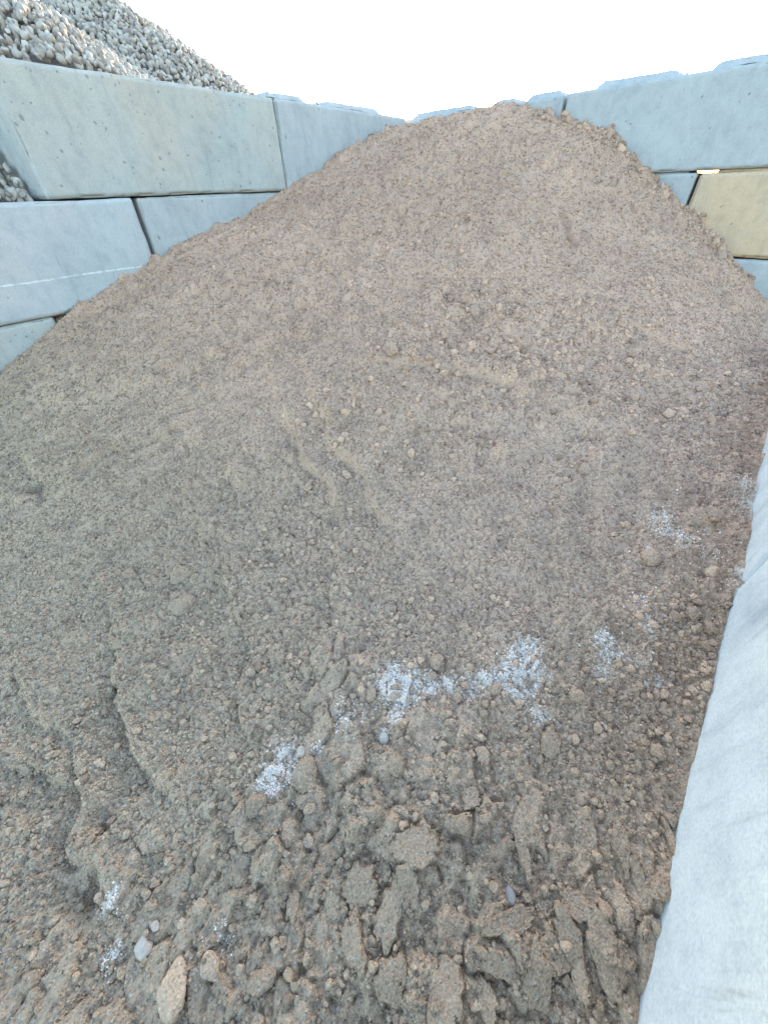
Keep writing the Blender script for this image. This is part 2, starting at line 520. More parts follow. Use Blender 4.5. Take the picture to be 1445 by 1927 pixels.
STEP = .0030
gx = axis(-4.6, 5.6, STEP); gy = axis(-1.5, 9.0, STEP)
XX, YY = np.meshgrid(gx, gy)
nx, ny = len(gx), len(gy)
U = XX * D[0] + YY * D[1]; Vv = XX * N[0] + YY * N[1]
Bd = (XX - C0[0]) * BN[0] + (YY - C0[1]) * BN[1]
inside = (Vv > VL - .12) & (Vv < VR + .12) & (Bd < .12)
ZZ = np.zeros_like(XX)
idx_in = inside.ravel()
ZZ.ravel()[idx_in] = height(XX.ravel()[idx_in], YY.ravel()[idx_in])
cell = inside[:-1, :-1] & inside[1:, :-1] & inside[:-1, 1:] & inside[1:, 1:]
vid = np.full(nx * ny, -1, np.int64)
I = np.arange(nx * ny).reshape(ny, nx)
q = np.stack([I[:-1, :-1][cell], I[:-1, 1:][cell], I[1:, 1:][cell], I[1:, :-1][cell]], 1)
used = np.unique(q)
vid[used] = np.arange(len(used))
Fq = vid[q]
SV = np.stack([XX.ravel()[used], YY.ravel()[used], ZZ.ravel()[used]], 1)

# pale powder spilt on the sand
WP = []
for px, py, r, st in [(742, 1262, .02, 1), (740, 1290, .035, 1), (755, 1320, .02, .8), (775, 1290, .03, 1), (810, 1285, .024, .9), (845, 1283, .018, .8), (880, 1288, .02, .8), (915, 1280, .022, .9),
                      (945, 1275, .022, 1), (965, 1255, .03, 1), (985, 1230, .035, 1), (1000, 1215, .02, .7), (990, 1275, .035, 1), (985, 1310, .022, .9), (1010, 1345, .016, .7), (965, 1300, .02, .7), (745, 1350, .014, .6), (720, 1290, .02, .6),
                      (1137, 1200, .02, .8), (1145, 1230, .025, .6), (1175, 1235, .02, .5), (1205, 1240, .015, .5), (1130, 1260, .02, .45), (1225, 1178, .018, .7), (1205, 1120, .018, .5), (1240, 1280, .015, .4),
                      (535, 1430, .030, 1), (550, 1450, .022, 1), (515, 1455, .025, .9), (500, 1480, .022, .5), (600, 1412, .012, .5), (525, 1470, .02, .7), (655, 1350, .03, .35), (640, 1345, .02, .3),
                      (1440, 915, .07, .6), (1432, 945, .05, .6), (1400, 1080, .02, .5), (1390, 1110, .02, .5), (1250, 965, .03, .4), (1290, 1010, .03, .35), (1260, 990, .03, .35),
                      (205, 1795, .016, .5), (210, 1698, .018, .4), (1340, 1040, .02, .3), (722, 1385, .012, .8), (420, 1760, .02, .3)]:
    P = ground_at(px, py); WP.append((P[0], P[1], r, st))
wh = np.zeros(len(used)); sx = SV[:, 0]; sy = SV[:, 1]
for x, y, r, st in WP:
    m = (np.abs(sx - x) < r * 3) & (np.abs(sy - y) < r * 3)
    d = np.hypot(sx[m] - x, sy[m] - y) / r
    wh[m] = np.maximum(wh[m], st * np.exp(-(d * .68) ** 2))
grain = hash2(np.floor(sx / .005), np.floor(sy / .005), 501)
wob = fbm(sx * 22, sy * 22, 510, 3)
whm = np.clip((wh * 1.15 + wob * .35 - grain * .55 + .02) * 2.2, 0, .92) * (wh > .03)
_unused = 0 and np.clip(sstep(1.6, .2, sx * D[0] + sy * D[1]) * .9 + fbm(sx * .8, sy * .8, 600, 3) * .8, 0, 1)

so_ = mesh_obj('sand_heap', SV, Fq, M_SAND, loc=(0, 3, 0))
for nm, arr in (('white', whm),):
    a = so_.data.attributes.new(nm, 'FLOAT', 'POINT'); a.data.foreach_set('value', arr.astype(np.float32))
tag(so_, 'large heap of damp brown sand banked up against concrete block walls', 'sand heap')


# ------------------------------------------------------------------ concrete blocks
def rbox(L, T, H, r=.018, st=.035, seed=0, rough=.004, chip=.012, taper=0.0):
    """rounded, slightly worn block of length L (x), thickness T (y), height H (z), corner at origin"""
    Vs, Fs = [], []
    dims = np.array([L, T, H])
    off = 0
    for ax in range(3):
        for side in (0, 1):
            o1, o2 = [a for a in range(3) if a != ax]
            def line(n_):
                n = max(3, int(n_ / st)); core = np.linspace(0, n_, n + 1)
                e = np.array([r * .3, r * .7, r])
                return np.unique(np.concatenate([core[1:-1][(core[1:-1] > r * 1.2) & (core[1:-1] < n_ - r * 1.2)], [0], e, n_ - e, [n_]]))
            a = line(dims[o1]); b = line(dims[o2])
            A, B = np.meshgrid(a, b)
            P = np.zeros((A.size, 3)); P[:, o1] = A.ravel(); P[:, o2] = B.ravel(); P[:, ax] = dims[ax] * side
            I = np.arange(A.size).reshape(A.shape)
            qd = np.stack([I[:-1, :-1].ravel(), I[:-1, 1:].ravel(), I[1:, 1:].ravel(), I[1:, :-1].ravel()], 1)
            flip = (side == 0) != (ax == 1)
            if flip:
                qd = qd[:, ::-1]
            Vs.append(P); Fs.append(qd + off); off += A.size
    P = np.concatenate(Vs); Fq = np.concatenate(Fs)
    inner = np.clip(P, r, dims - r)
    dlt = P - inner; ln = np.linalg.norm(dlt, axis=1, keepdims=True); ln[ln == 0] = 1
    nrm = dlt / ln
    n1 = fbm(P[:, 0] * 9 + P[:, 2] * 3.3 + seed, P[:, 1] * 9 + P[:, 2] * 8 + seed * 1.7, seed, 3)
    n2 = fbm(P[:, 0] * 2.2 + P[:, 2] * 1.1 + seed, P[:, 1] * 2 + P[:, 2] * 2.4, seed + 9, 2)
    edge = ((np.abs(dlt) > r * .2).sum(1) >= 2)
    n3 = np.maximum(0, fbm(P[:, 0] * 6 + P[:, 1] * 5, P[:, 2] * 6 + P[:, 1] * 3, seed + 20, 3) - .05)
    amt = r + n1 * rough + n2 * rough * 1.6 - np.where(edge, n3 * chip * 5 + .003, 0)
    P = inner + nrm * amt[:, None]
    if taper:
        k = np.clip(P[:, 2:3] / H, 0, 1)
        c = np.array([[L / 2, T / 2]])
        P[:, :2] = c + (P[:, :2] - c) * (1 - k * np.array([[taper / L * 2, taper / T * 2]]))
    return P, Fq


def frame(P, org, ex, ey):
    return org + P[:, :1] * ex + P[:, 1:2] * ey + P[:, 2:3] * np.array([0, 0, 1.0])


def tube(path, r, n=7):
    path = [Vector(p) for p in path]; V = []; Fq = []
    for i, p in enumerate(path):
        tdir = (path[min(i + 1, len(path) - 1)] - path[max(i - 1, 0)]).normalized()
        a = tdir.orthogonal().normalized(); b = tdir.cross(a)
        if i and True:
            a = (pa - tdir * pa.dot(tdir)).normalized(); b = tdir.cross(a)
        pa = a
        for k in range(n):
            q_ = 2 * math.pi * k / n; V.append(p + (a * math.cos(q_) + b * math.sin(q_)) * r)
    for i in range(len(path) - 1):
        for k in range(n):
            k2 = (k + 1) % n; Fq.append((i * n + k, i * n + k2, (i + 1) * n + k2, (i + 1) * n + k))
    return np.array([tuple(v) for v in V]), Fq


SEED = [3]


def block(org, ex, ey, L, T, z0, H, mat, label, studs=(), loops=(), group=None, rot=0.0, gap=.012):
    """org: inner bottom corner; ex along the wall, ey outward; studs: [(s0,s1)] along top"""
    SEED[0] += 31
    org = np.array([org[0], org[1], z0 + gap], float)
    P, Fq = rbox(L, T, H - gap, r=.016, seed=SEED[0])
    if rot:
        P[:, 2] += (P[:, 0]) * math.tan(rot)
    W = frame(P, org, ex, ey)
    if np.cross(ex, ey)[2] < 0:
        Fq = Fq[:, ::-1]
    o = mesh_obj('concrete_block', W, Fq, CON[mat], loc=tuple(org))
    tag(o, label, 'concrete block', group)
    for (a, b) in studs:
        sh = .062
        Ps, Fs = rbox(b - a, T * .72, sh, r=.014, st=.03, seed=SEED[0] + 5 + int(a * 10), rough=.006, chip=.012, taper=.05)
        Ps[:, 0] += a; Ps[:, 1] += .03; Ps[:, 2] += H - gap - .006 
        if rot:
            Ps[:, 2] += (Ps[:, 0]) * math.tan(rot)
        Ws = frame(Ps, org, ex, ey) - org
        if np.cross(ex, ey)[2] < 0:
            Fs = Fs[:, ::-1]
        s = mesh_obj('stud', Ws, Fs, CON[mat], parent=o)
    for (a, rr, lean) in loops:
        pts = []
        for i in range(13):
            q_ = math.pi * i / 12
            pts.append((a + rr * math.cos(q_), .10 + lean * math.sin(q_) * rr, H - gap - .01 + rr * 1.15 * math.sin(q_)))
        V, Ft = tube(pts, .009)
        W = frame(V, org, ex, ey) - org
        mesh_obj('lifting_loop', W, Ft, M_WIRE, parent=o)
    return o


def wpt(u, v):
    return u * D + v * N


def bpt(s):
    return C0 + s * ED


T = .8
GR = 'large precast concrete blocks of the bay walls'
# left side wall (outward is -N)
o = block(wpt(1.50, VL), D, -N, 2.61, T, 1.6, .79, 'warm', 'pitted top block of the left wall, below the stone heap, with its near end exposed', [(2.55, 2.70)], [], GR)
block(wpt(4.13, VL + .0), D, -N, 2.52, T, 1.6, .79, 'grey', 'smooth blue-grey top block between the pitted block and the back corner', [(.02, .52), (.88, 1.95)], [(.70, .075, .2), (2.26, .075, .4)], GR)
block(wpt(-.22, VL + .012), D, -N, 2.40, T, .8, .8, 'pale', 'pale block in the second row of the left wall with a faint line across it', (), (), GR)
block(wpt(2.235, VL - .012), D, -N, 2.4, T, .8, .8, 'grey', 'second-row block under the pitted block, mostly buried behind the sand slope', (), (), GR)
block(wpt(-1.3, VL - .004), D, -N, 2.4, T, 0, .8, 'warm', 'lowest block of the left wall, just showing above the sand at the left edge', (), (), GR)
# back wall (outward is BN)
block(bpt(-.02), ED, BN, 2.51, T, 1.6, .79, 'grey', 'top back-wall block directly behind the peak of the sand', [(.14, 1.19), (1.53, 1.86), (2.0, 2.45)], [(1.36, .06, .3)], GR)
block(bpt(2.53), ED, BN, 2.50, T, 1.635, .765, 'grey', 'long blue-grey top block at upper right with a notch and bent wire', [(.30, 1.15), (1.42, 2.46)], [], GR)
block(bpt(1.75), ED, BN, 2.44, T, .83, .795, 'grey', 'block corner showing between the sand and the buff block', [(1.0, 2.36)], (), GR)
block(bpt(4.225), ED, BN, 1.9, T, .88, .74, 'buff', 'yellowish buff block under the top block at right', [(.13, 1.8)], (), GR)
block(bpt(4.0), ED, BN, 2.4, T, .08, .79, 'grey', 'shaded bottom block under the buff block at the right edge', (), (), GR)
# right side wall (outward is N)
block(wpt(-2.0, VR), D, N, 3.48, T, -.02, .80, 'white', 'whitish near block along the lower right edge beside the clods', (), (), GR)
block(wpt(1.505, VR + .003), D, N, 2.4, T, -.02, .80, 'white', 'shaded next block glimpsed behind the whitish block at right', (), (), GR)

# bent wire standing in the notch of the long block
# (part of that block)
nb = [ob for ob in sc.objects if 'notch' in ob.get('label', '')][0]
og = np.array(nb.location)
base = bpt(3.70) + BN * .15
pts = []
for i in range(10):
    k = i / 9
    p = base + ED * (-.02 + .16 * k + .03 * math.sin(k * 3)) + np.array([0, 0, 2.385 + .13 * k ** .7])
    pts.append(tuple(p - og))
V, Ft = tube(pts, .008)
mesh_obj('bent_wire', V, Ft, M_WIRE, parent=nb)

# ------------------------------------------------------------------ stones
def ico(sub):
    import bmesh
    bm = bmesh.new(); bmesh.ops.create_icosphere(bm, subdivisions=sub, radius=1)
    bm.verts.ensure_lookup_table()
    V = np.array([v.co[:] for v in bm.verts]); Fq = np.array([[v.index for v in f.verts] for f in bm.faces]); bm.free()
    return V, Fq


IV2, IF2 = ico(2); IV3, IF3 = ico(3); IV4, IF4 = ico(4)


def n3(P, s, o=3):
    return (fbm(P[:, 0] + P[:, 2] * .7, P[:, 1] - P[:, 2] * .6, s, o) + fbm(P[:, 2] + 3.1, P[:, 0] * .8 - P[:, 1] * .5, s + 7, o)) * .7


def rock(V, seed, dims, amp=.25, freq=1.2, flat=0):
    P = V.copy()
    if flat:                                       # cut a few facets
        r_ = np.random.default_rng(seed)
        for _ in range(flat):
            d = r_.normal(size=3); d /= np.linalg.norm(d); c = r_.uniform(.55, .85)
            k = P @ d; P = P - np.outer(np.maximum(k - c, 0), d)
    P = P * (1 + amp * n3(P * freq + seed * 1.37, seed)[:, None])
    return P * np.asarray(dims)


def rotm(a, b, c):
    return np.array(Matrix.Rotation(a, 3, 'Z') @ Matrix.Rotation(b, 3, 'Y') @ Matrix.Rotation(c, 3, 'X'))


def stone_h(x, y):
    def cone(ax, ay, H, s):
        return H - s * (np.sqrt((x - ax) ** 2 + (y - ay) ** 2 + .25) - .5)
    a = cone(-4.1, 9.2, 3.86, .60); b = cone(-4.7, 6.5, 3.62, .60)
    return np.maximum(a, b) + .10 * fbm(x * 1.2, y * 1.2, 800, 2)


SVs = []; SFs = []; ST = []; offv = 0
protos = [rock(IV2, 40 + i, (1, .78, .62), .45, 1.2, 9) for i in range(9)]
hx = np.arange(-9, 0.4, .050); hy = np.arange(2.2, 11.5, .050)
HX, HY = np.meshgrid(hx, hy); HX = HX.ravel() + rng.uniform(-.035, .035, HX.size); HY = HY.ravel() + rng.uniform(-.035, .035, HX.size)
hu = HX * D[0] + HY * D[1]; hv = HX * N[0] + HY * N[1]
HZ = stone_h(HX, HY)
HZ = np.where((hu < 1.48) & (hv > VL - .8), np.minimum(HZ, 1.63 + np.maximum(0, VL - .22 - hv) * .9), HZ)
az = np.degrees(np.arctan2(HX, HY)); rr = np.hypot(HX, HY); te = (HZ - 1.6) / rr
okm = ((hv < VL - T - .0) & (te > .05)) | ((hu < 1.46) & (hv < VL - .10) & (HZ > 1.6) & (az > -75))
okm &= ((az > -52) | (hv > VL - 1.4)) & (HZ > 1.2) & (te < .42)
# skip what lies behind the heaps' crest
back = np.zeros(HX.size, bool)
for k in (.4, .8, 1.4):
    f_ = (rr - k) / rr; back |= (stone_h(HX * f_, HY * f_) - 1.6) / (rr - k) > te + .07
okm &= ~back
for x, y, z in zip(HX[okm], HY[okm], HZ[okm]):
    P = protos[rng.integers(9)] * (.024 + .030 * rng.random() ** 1.4) * rng.uniform(.8, 1.2, 3)
    R = rotm(*rng.uniform(0, 6.28, 3))
    P = P @ R.T + np.array([x, y, z + rng.uniform(-.02, .03)])
    SVs.append(P); SFs.append(IF2 + offv); offv += len(P); ST.append(np.full(len(P), rng.random()))
print('stones', len(SVs))
so2 = mesh_obj('stone_heap', np.concatenate(SVs), np.concatenate(SFs), M_STONE, loc=(-4, 6, 2))
a = so2.data.attributes.new('tone', 'FLOAT', 'POINT'); a.data.foreach_set('value', np.concatenate(ST).astype(np.float32))
tag(so2, 'heap of pale rounded stones piled behind the left wall', 'stone heap', kind='stuff')
# earthy core under the stones
cx = np.arange(-10, 1.6, .25); cy = np.arange(1.5, 15, .25)
CX, CY = np.meshgrid(cx, cy); CZ = stone_h(CX, CY) - .06
cu = CX * D[0] + CY * D[1]; cv = CX * N[0] + CY * N[1]
inn = ((cv < VL - T) | (cu < .9) & (cv < VL - .6))
CZ = np.where(inn, CZ, np.minimum(CZ, 1.4)); CZ = np.where((cu < 1.8) & (cv > VL - 1.15), np.minimum(CZ, 1.5), CZ); CZ = np.maximum(CZ, -.2) - .03
keep = cv < VL - .4
I = np.arange(CX.size).reshape(CX.shape)
kc = keep[:-1, :-1] & keep[1:, :-1] & keep[:-1, 1:] & keep[1:, 1:]
q = np.stack([I[:-1, :-1][kc], I[:-1, 1:][kc], I[1:, 1:][kc], I[1:, :-1][kc]], 1)
core = mesh_obj('core', np.stack([CX.ravel(), CY.ravel(), CZ.ravel()], 1) - np.array([-4, 6, 2]), q, M_STONE, parent=so2)

# a few stones lying apart on the ledge of the second row
for (u_, v_, s_, lab) in [(1.02, VL - .12, .055, 'pale stone on the ledge closest to the exposed block end'),
                          (.80, VL - .16, .06, 'rounded stone on the ledge at the left edge, second from the block end'),
                          (1.18, VL - .30, .07, 'larger tan stone leaning in the corner of ledge and block end')]:
    p = wpt(u_, v_); p[2] = 1.6 + s_ * .6
    P = rock(IV3, int(u_ * 100), (s_ * 1.2, s_ * .9, s_ * .7), .3, 1.1, 4) @ rotm(u_ * 5, .3, .2).T
    o = mesh_obj('stone', P, IF3, M_STONE); o.location = p
    a = o.data.attributes.new('tone', 'FLOAT', 'POINT'); a.data.foreach_set('value', np.full(len(P), .7, np.float32))
    tag(o, lab, 'stone', 'loose stones on the wall ledge')

# ------------------------------------------------------------------ clods, plates and lumps on the sand
hfn = lambda x, y: height(x, y, False)


def clod(px, py, wpx, hpx, label, kind='clod', ang=0.0, name='sand_clod', thick=.75, sink=.42, flat=0, sub=4, group=None):
    """wpx/hpx: apparent size; ang: turn on the slope"""
    G = ground_at(px, py, hfn)
    dist = np.linalg.norm(G - EYE)
    ray = pix_ray(px, py); sc_ = dist / np.linalg.norm(ray) / F_PX          # metres per pixel at that depth (across)
    e = .01
    gx_ = float((hfn(np.array([G[0] + e]), np.array([G[1]])) - hfn(np.array([G[0] - e]), np.array([G[1]])))[0] / (2 * e))
    gy_ = float((hfn(np.array([G[0]]), np.array([G[1] + e])) - hfn(np.array([G[0]]), np.array([G[1] - e])))[0] / (2 * e))
    gx_, gy_ = np.clip([gx_, gy_], -.5, .5)
    nrm = np.array([-gx_, -gy_, 1.0]); nrm /= np.linalg.norm(nrm)
    view = ray / np.linalg.norm(ray)
    # slope axes matched to picture right / picture down so a size in the photo becomes a size on the slope
    a_ = rt - nrm * (rt @ nrm); a_ /= np.linalg.norm(a_); b_ = np.cross(nrm, a_)
    fore = max(.45, abs(view @ nrm))
    W_ = wpx * sc_ / 2; H_ = hpx * sc_ / 2 / (fore if kind == 'plate' else max(.7, fore))
    th = min(W_, H_) * thick
    seed = int(px * 7 + py * 3) % 9973
    V, Fq = (IV4, IF4) if sub == 4 else (IV3, IF3)
    if kind == 'plate':
        P = V.copy(); ang0 = np.arctan2(P[:, 1], P[:, 0])
        c0, s0 = np.cos(ang0), np.sin(ang0)
        r_ = 1 + .45 * fbm(c0 * 1.5 + seed, s0 * 1.5, seed, 2) + .30 * fbm(c0 * 5 + seed, s0 * 5, seed + 1, 3)
        rad = np.hypot(P[:, 0], P[:, 1])
        k__ = 1 / np.maximum(np.abs(P[:, 2]) * .0 + np.maximum(rad, .35) ** .35, .3)
        P[:, 0] *= r_ * k__; P[:, 1] *= r_ * k__
        P[:, 2] = np.sign(P[:, 2]) * np.minimum(np.abs(P[:, 2]) * 2.2, 1)
        top = P[:, 2] > 0
        wx_, wy_ = P[:, 0] * W_, P[:, 1] * H_
        P = P * np.array([W_, H_, th])
        P[:, 2] += top * (.009 * fbm(wx_ * 18 + seed, wy_ * 18, seed + 3, 3) + .0018 * domes(wx_ + seed, wy_, seed, .012, .8))
        P[:, 0] += .006 * fbm(wx_ * 60 + seed, wy_ * 60 + P[:, 2] * 50, seed + 8, 2)
        P[:, 1] += .006 * fbm(wx_ * 60 + seed, wy_ * 60 + P[:, 2] * 50, seed + 11, 2)
    else:
        P = rock(V, seed, (W_, H_, th), .32 if kind == 'clod' else .16, 1.3, flat)
        P *= 1 + (.22 if kind == 'clod' else .10) * n3(V * 6 + seed, seed + 3, 3)[:, None]
        if kind == 'clod':
            P += (V * .0035) * domes(P[:, 0] + P[:, 2] * .8 + seed, P[:, 1] - P[:, 2] * .6, seed, .011, .8)[:, None]
    ca, sa = math.cos(ang), math.sin(ang)
    R0 = np.array([[ca, -sa, 0], [sa, ca, 0], [0, 0, 1]])
    P = P @ R0.T
    tl = (hash2(np.array([px]), np.array([py]), 4)[0] - .5) * (.35 if kind == 'plate' else .5)
    P = P @ np.array(Matrix.Rotation(tl, 3, 'X')).T
    P = P[:, :1] * a_ + P[:, 1:2] * (b_) + P[:, 2:3] * nrm
    mat = {'clod': M_CLOD, 'plate': M_PLATE, 'pale': M_PALE, 'white': M_WHITE, 'pebble': M_PEB}[kind]
    o = mesh_obj(name, P, Fq, mat)
    G[2] = float(hfn(np.array([G[0]]), np.array([G[1]]))[0])
    k_ = np.linspace(-1, 1, 5) * max(W_, H_) * .7
    AX, AY = np.meshgrid(k_, k_)
    full = float(np.mean(height(G[0] + AX.ravel(), G[1] + AY.ravel()) - hfn(G[0] + AX.ravel(), G[1] + AY.ravel())))
    o.location = G + nrm * (th * (1 - 2 * sink) + full + .003)
    if label:
        tag(o, label, {'sand_clod': 'clod', 'sand_plate': 'slab of sand', 'pale_lump': 'lump', 'pebble': 'pebble'}[name], group)
    return o


R = math.radians
CG, PG, LG = 'rounded clods lying on the sand', 'pressed slabs of sand at the foot of the heap', 'pale lumps on the sand'
for a in [
    (575, 1458, 40, 52, 'large egg-shaped brown clod beside the lower white powder patch'),
    (577, 1507, 34, 22, 'flat oval clod just below the egg-shaped clod'),
    (483, 1515, 40, 34, 'half-buried rounded clod below left of the lower white powder'),
    (738, 1436, 27, 33, 'smooth oval clod under the small white-topped lump'),
    (700, 1310, 16, 22, 'small oval clod at the left tip of the white powder streak'),
    (822, 1248, 28, 26, 'brown clod just above the white powder streak'),
    (1221, 1050, 30, 30, 'round ball-like clod by the pale chip near the right wall'),
    (1332, 973, 26, 22, 'rounded clod uphill of the ball-like clod, toward the right wall'),
    (1331, 1183, 24, 22, 'rounded clod close to the top of the whitish right block'),
    (1300, 1156, 24, 20, 'clod just left of the rounded one beside the right wall'),
    (1268, 1160, 20, 18, 'small clod with a pale spot left of the two by the right wall'),
    (1083, 1310, 26, 22, 'clod lying between the white streak and the right wall'),
    (1233, 1416, 26, 26, 'clod in the churned sand halfway down the right wall'),
    (1234, 1746, 24, 30, 'rounded clod touching the foot of the whitish block'),
    (1237, 1672, 34, 30, 'angular clod in the lower right beside the whitish block'),
    (1259, 1541, 24, 20, 'clod on top of the narrow upright slab near the right block'),
    (345, 1140, 46, 30, 'broad half-sunken clod alone on the left slope'),
    (735, 660, 26, 26, 'squarish pale clod at the left end of the rolled-down band'),
    (838, 698, 24, 18, 'clod at the lower edge of the rolled-down band'),
    (893, 590, 22, 20, 'highest clod of the rolled-down band in the middle slope'),
    (954, 1762, 34, 26, 'lump cradled between the two crossing slabs at the bottom'),
    (866, 1553, 30, 26, 'crumbly clod above the long thin stick of sand'),
    (498, 1846, 50, 32, 'loaf-shaped clod near the bottom edge'),
    (60, 1848, 30, 26, 'pale rounded clod in the bottom left corner'),
    (930, 1300, 18, 18, 'small clod sitting in the right half of the white streak'),
    (1100, 885, 18, 18, 'small clod alone on the smooth middle right slope'),
]:
    clod(a[0], a[1], a[2], a[3], a[4], 'clod', R(a[0] % 50 - 25), group=CG, sink=.62 if a[1] in (1140, 832) else .42)
for a in [
    (783, 1597, 92, 62, 0, 'broad lobed slab of sand above the bottom cluster', .35),
    (983, 1602, 20, 86, 3, 'long thin upright stick of pressed sand', .8),
    (735, 1717, 40, 96, -24, 'long slanting slab left of the bottom centre', .35),
    (681, 1665, 66, 60, 10, 'wide flat slab at the left of the pressed area', .3),
    (766, 1662, 40, 56, 12, 'pointed slab between the lobed slab and the slanting slab', .4),
    (954, 1733, 96, 30, 14, 'long slab lying crosswise above the cradled lump', .6),
    (930, 1802, 78, 32, -22, 'torn slab lying crosswise below the cradled lump', .5),
    (1003, 1828, 52, 84, -10, 'tall flat slab right of the torn crosswise slab', .3),
    (1068, 1770, 38, 92, 12, 'narrow leaning slab in the lower right', .35),
    (1074, 1704, 50, 42, 0, 'small square slab above the narrow leaning slab', .4),
    (1165, 1590, 28, 72, -8, 'lens-shaped slab in the churned sand by the right wall', .4),
    (1259, 1578, 15, 56, 2, 'narrow upright slab close to the right wall', .8),
    (1198, 1648, 22, 60, -5, 'slim slab below the lens-shaped slab', .5),
    (885, 1508, 30, 40, -40, 'small tilted slab above the crumbly clod', .5),
    (907, 1424, 24, 32, -10, 'little flat slab below the white powder streak', .5),
    (1125, 1748, 44, 72, 10, 'broad slab between the leaning slab and the right wall', .35),
    (840, 1875, 66, 98, -4, 'large smooth slab at the bottom edge, centre', .3),
    (914, 1880, 40, 60, 8, 'short slab at the bottom edge right of the large smooth one', .4),
    (735, 1838, 62, 56, 18, 'crumbly slab left of the large bottom slab', .35),
    (672, 1785, 34, 74, 22, 'curved slab at the left side of the pressed area', .4),
    (1131, 1818, 34, 90, 8, 'long slab near the bottom right', .35),
    (1033, 1398, 34, 46, -20, 'slab under a small dark hollow below the white streak', .35),
    (554, 1712, 26, 44, -5, 'small upright slab left of the pressed area', .45),
    (482, 1806, 20, 42, -18, 'thin upright slab above the loaf-shaped clod', .5),
    (1087, 1832, 28, 84, -6, 'slender slab between the tall flat slab and the long slab', .4),
]:
    clod(a[0], a[1], a[2], a[3], a[5], 'plate', R(a[4]), 'sand_plate', a[6], .42, sub=4, group=PG)
for a in [
    (276, 1777, 30, 36, 'white', 'whitish lump at lower left, larger of the two there', 6),
    (299, 1741, 15, 18, 'white', 'small white lump just above the larger whitish one', 6),
    (333, 1858, 54, 74, 'pale', 'large pale angular chunk near the bottom left', 6),
    (402, 1822, 32, 46, 'pale', 'pale chunk right of the large angular chunk', 4),
    (570, 1416, 16, 16, 'white', 'tiny white lump above the egg-shaped clod', 2),
    (723, 1389, 18, 26, 'white', 'small white-topped lump below the powder streak', 1),
    (1339, 1079, 26, 18, 'pale', 'pale flat chip near the corner of the whitish block', 3),
    (1219, 1035, 14, 10, 'white', 'white crumb on top of the ball-like clod', 1),
    (1228, 1175, 10, 10, 'white', 'bright crumb left of the clods by the right wall', 1),
    (1214, 1478 - 190, 8, 10, 'white', 'tiny bright crumb right of the powder streak', 1),
    (1208, 800 + 478, 8, 8, 'white', None, 1),
]:
    if a[5]:
        clod(a[0], a[1], a[2], a[3], a[5], a[4], R(a[0] % 60), 'pale_lump', .8, .42, a[6], group=LG)
clod(960, 1686, 17, 28, 'smooth grey oval pebble above the crosswise slabs', 'pebble', .1, 'pebble', .6, .42)

# loose crumbs that rolled down: countless, a part of the heap
IV1, IF1 = ico(1)
cprot = np.stack([rock(IV2, 300 + i, (1, .85, .75), .5, 1.6, 7) for i in range(8)])
gprot = np.stack([IV1 * np.random.default_rng(i).uniform(.7, 1.25, (12, 1)) * (1, .9, .75) for i in range(12)])


def place(prot, Fp, x, y, s, zoff):
    n = len(x); z = height(x, y)
    k = rng.integers(len(prot), size=n)
    P = prot[k] * (s[:, None] * rng.uniform(.8, 1.2, (n, 3)))[:, None, :]
    a, b = rng.uniform(0, 6.28, n), rng.uniform(0, 6.28, n)
    ca, sa, cb, sb = np.cos(a), np.sin(a), np.cos(b), np.sin(b)
    X = P[..., 0] * ca[:, None] - P[..., 1] * sa[:, None]; Y = P[..., 0] * sa[:, None] + P[..., 1] * ca[:, None]; Z = P[..., 2]
    Y2 = Y * cb[:, None] - Z * sb[:, None]; Z2 = Y * sb[:, None] + Z * cb[:, None]
    P = np.stack([X + x[:, None], Y2 + y[:, None], Z2 + (z + s * zoff)[:, None]], -1)
    m = prot.shape[1]
    Fc = (Fp[None] + (np.arange(n) * m)[:, None, None]).reshape(-1, 3)
    return P.reshape(-1, 3), Fc, np.repeat(rng.random(n), m)


def clip_bay(x, y):
    v = x * N[0] + y * N[1]; bd = (x - C0[0]) * BN[0] + (y - C0[1]) * BN[1]
    return (v > VL + .015) & (v < VR - .012) & (bd < -.02) & (y < 8.4)


ACC = []


def scatter(n, fpos, smin, smax, zoff=.3, prot=None, Fp=None, pw=2.2):
    x, y = fpos(n)
    k = clip_bay(x, y); x = x[k]; y = y[k]
    s = smin * (smax / smin) ** (rng.random(len(x)) ** pw)
    ACC.append(place(cprot if prot is None else prot, IF2 if Fp is None else Fp, x, y, s, zoff))


def flush(name, mat, loc, parent=None):
    # broken edges: flat faces
    off = 0; Vs, Fs, Ts = [], [], []
    for P, Fc, tn in ACC:
        Vs.append(P); Fs.append(Fc + off); Ts.append(tn); off += len(P)
    ACC.clear()
    V = np.concatenate(Vs)
    if parent:
        o = mesh_obj(name, V - np.array(parent.location), np.concatenate(Fs), mat, parent=parent, smooth=False)
    else:
        o = mesh_obj(name, V, np.concatenate(Fs), mat, loc=loc)
    a = o.data.attributes.new('tone', 'FLOAT', 'POINT'); a.data.foreach_set('value', np.concatenate(Ts).astype(np.float32))
    return o


def in_uv(u0, u1, v0, v1):
    def f(n):
        u = rng.uniform(u0, u1, n); v = rng.uniform(v0, v1, n)
        return u * D[0] + v * N[0], u * D[1] + v * N[1]
    return f


def near_px(lst, sp):
    W = np.array([ground_at(*p)[:2] for p in lst])
    def f(n):
        c = W[rng.integers(len(W), size=n)]
        return c[:, 0] + rng.normal(0, sp, n), c[:, 1] + rng.normal(0, sp, n)
    return f


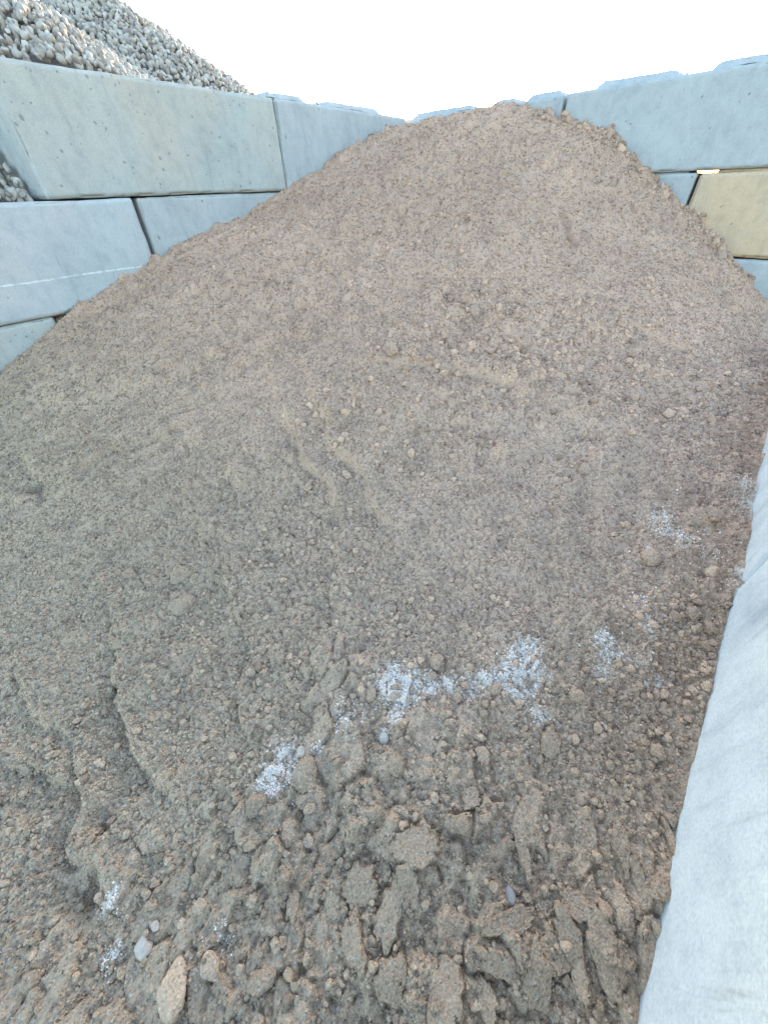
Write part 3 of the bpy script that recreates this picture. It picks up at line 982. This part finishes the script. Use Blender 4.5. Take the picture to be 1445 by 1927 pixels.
# the grain of the whole surface: finer close to the viewer's feet, clotted higher up
M_ = 900000
u = rng.uniform(-1.3, 6.7, M_); v = rng.uniform(VL, VR, M_)
x = u * D[0] + v * N[0]; y = u * D[1] + v * N[1]
dd = np.sqrt(x * x + y * y + 1.3 ** 2)
az = np.degrees(np.arctan2(x, y))
k = clip_bay(x, y) & (rng.random(M_) < (1.5 / dd) ** 1.75 * 1.0) & ((np.abs(az) < 62) | (dd < 2.6))
k &= rng.random(M_) < (.55 + .45 * sstep(2.0, 3.5, dd))
k &= ~((mask_foot(x, y) * plates(x, y)[1] > .4) & (rng.random(M_) < .8))
x = x[k]; y = y[k]; dd = dd[k]
print('grains', len(x))
ACC.append(place(gprot, IF1, x, y, dd ** .6 * (.0017 + .0032 * rng.random(len(x)) ** 2.2), .25))
u = rng.uniform(-1.0, 1.6, 30000); v = rng.uniform(-3.0, VR, 30000)
x = u * D[0] + v * N[0]; y = u * D[1] + v * N[1]; k = clip_bay(x, y) & ~((mask_foot(x, y) * plates(x, y)[1] > .4) & (rng.random(30000) < .8)); x = x[k]; y = y[k]
ACC.append(place(gprot, IF1, x, y, .0022 + .004 * rng.random(len(x)) ** 1.5, .3))

scatter(3600, in_uv(-.7, 1.0, -1.3, .48), .005, .019)
scatter(900, in_uv(-.7, 2.5, -4.6, -1.3), .006, .014)
scatter(1400, in_uv(1.2, 3.4, -1.6, .48), .007, .022)
scatter(1000, in_uv(2.2, 4.4, -4.6, .45), .008, .026)
scatter(200, near_px([(740, 665), (800, 660), (860, 640), (900, 600), (940, 690), (1000, 680), (840, 700), (1060, 660), (1100, 650), (1150, 640)], .14), .010, .034)
scatter(260, near_px([(620, 800), (680, 830), (740, 860), (860, 560), (920, 580), (1200, 760), (1290, 790), (1250, 560)], .14), .012, .032)
scatter(400, near_px([(1230, 1180), (1290, 1150), (1320, 1210), (1340, 1290), (1240, 1270), (1190, 1350)], .07), .007, .020)
scatter(900, near_px([(783, 1597), (735, 1717), (681, 1665), (954, 1733), (930, 1802), (1003, 1828), (1068, 1770), (840, 1875), (735, 1838), (1130, 1780)], .05), .003, .010)
# broken crest along the right shoulder and the top
for s_, n_ in ((3.0, 70), (3.3, 80), (3.6, 70), (3.9, 70), (4.3, 70), (4.7, 70), (5.0, 50), (2.6, 30)):
    P = bpt(s_) - BN * .18
    scatter(n_, (lambda P: (lambda n: (P[0] + rng.normal(0, .16, n), P[1] + rng.normal(0, .16, n))))(P), .018, .05, .2)
cr = flush('crumbs', M_CRUMB, None, so_)
tag(cr, kind='stuff')

# white grains in the powder patches
W = np.array([(x, y, r, st) for x, y, r, st in WP])


def fw_(n):
    pr = W[:, 3] * W[:, 2] ** 1.4; i = rng.choice(len(W), size=n, p=pr / pr.sum())
    return W[i, 0] + rng.normal(0, 1, n) * W[i, 2] * 1.0, W[i, 1] + rng.normal(0, 1, n) * W[i, 2] * 1.0


scatter(9000, fw_, .0014, .0042, .5, gprot, IF1, 1.5)
scatter(90, near_px([(1230, 1190), (1200, 1240), (1150, 1220), (1290, 1010), (1260, 1100), (1400, 900), (1330, 1000)], .12), .003, .007, .5, gprot, IF1)
wg = flush('white_grains', M_GRAIN, (0, 1, .4))
tag(wg, 'spilt white powdery grains scattered in patches on the sand', 'white grains', kind='stuff')
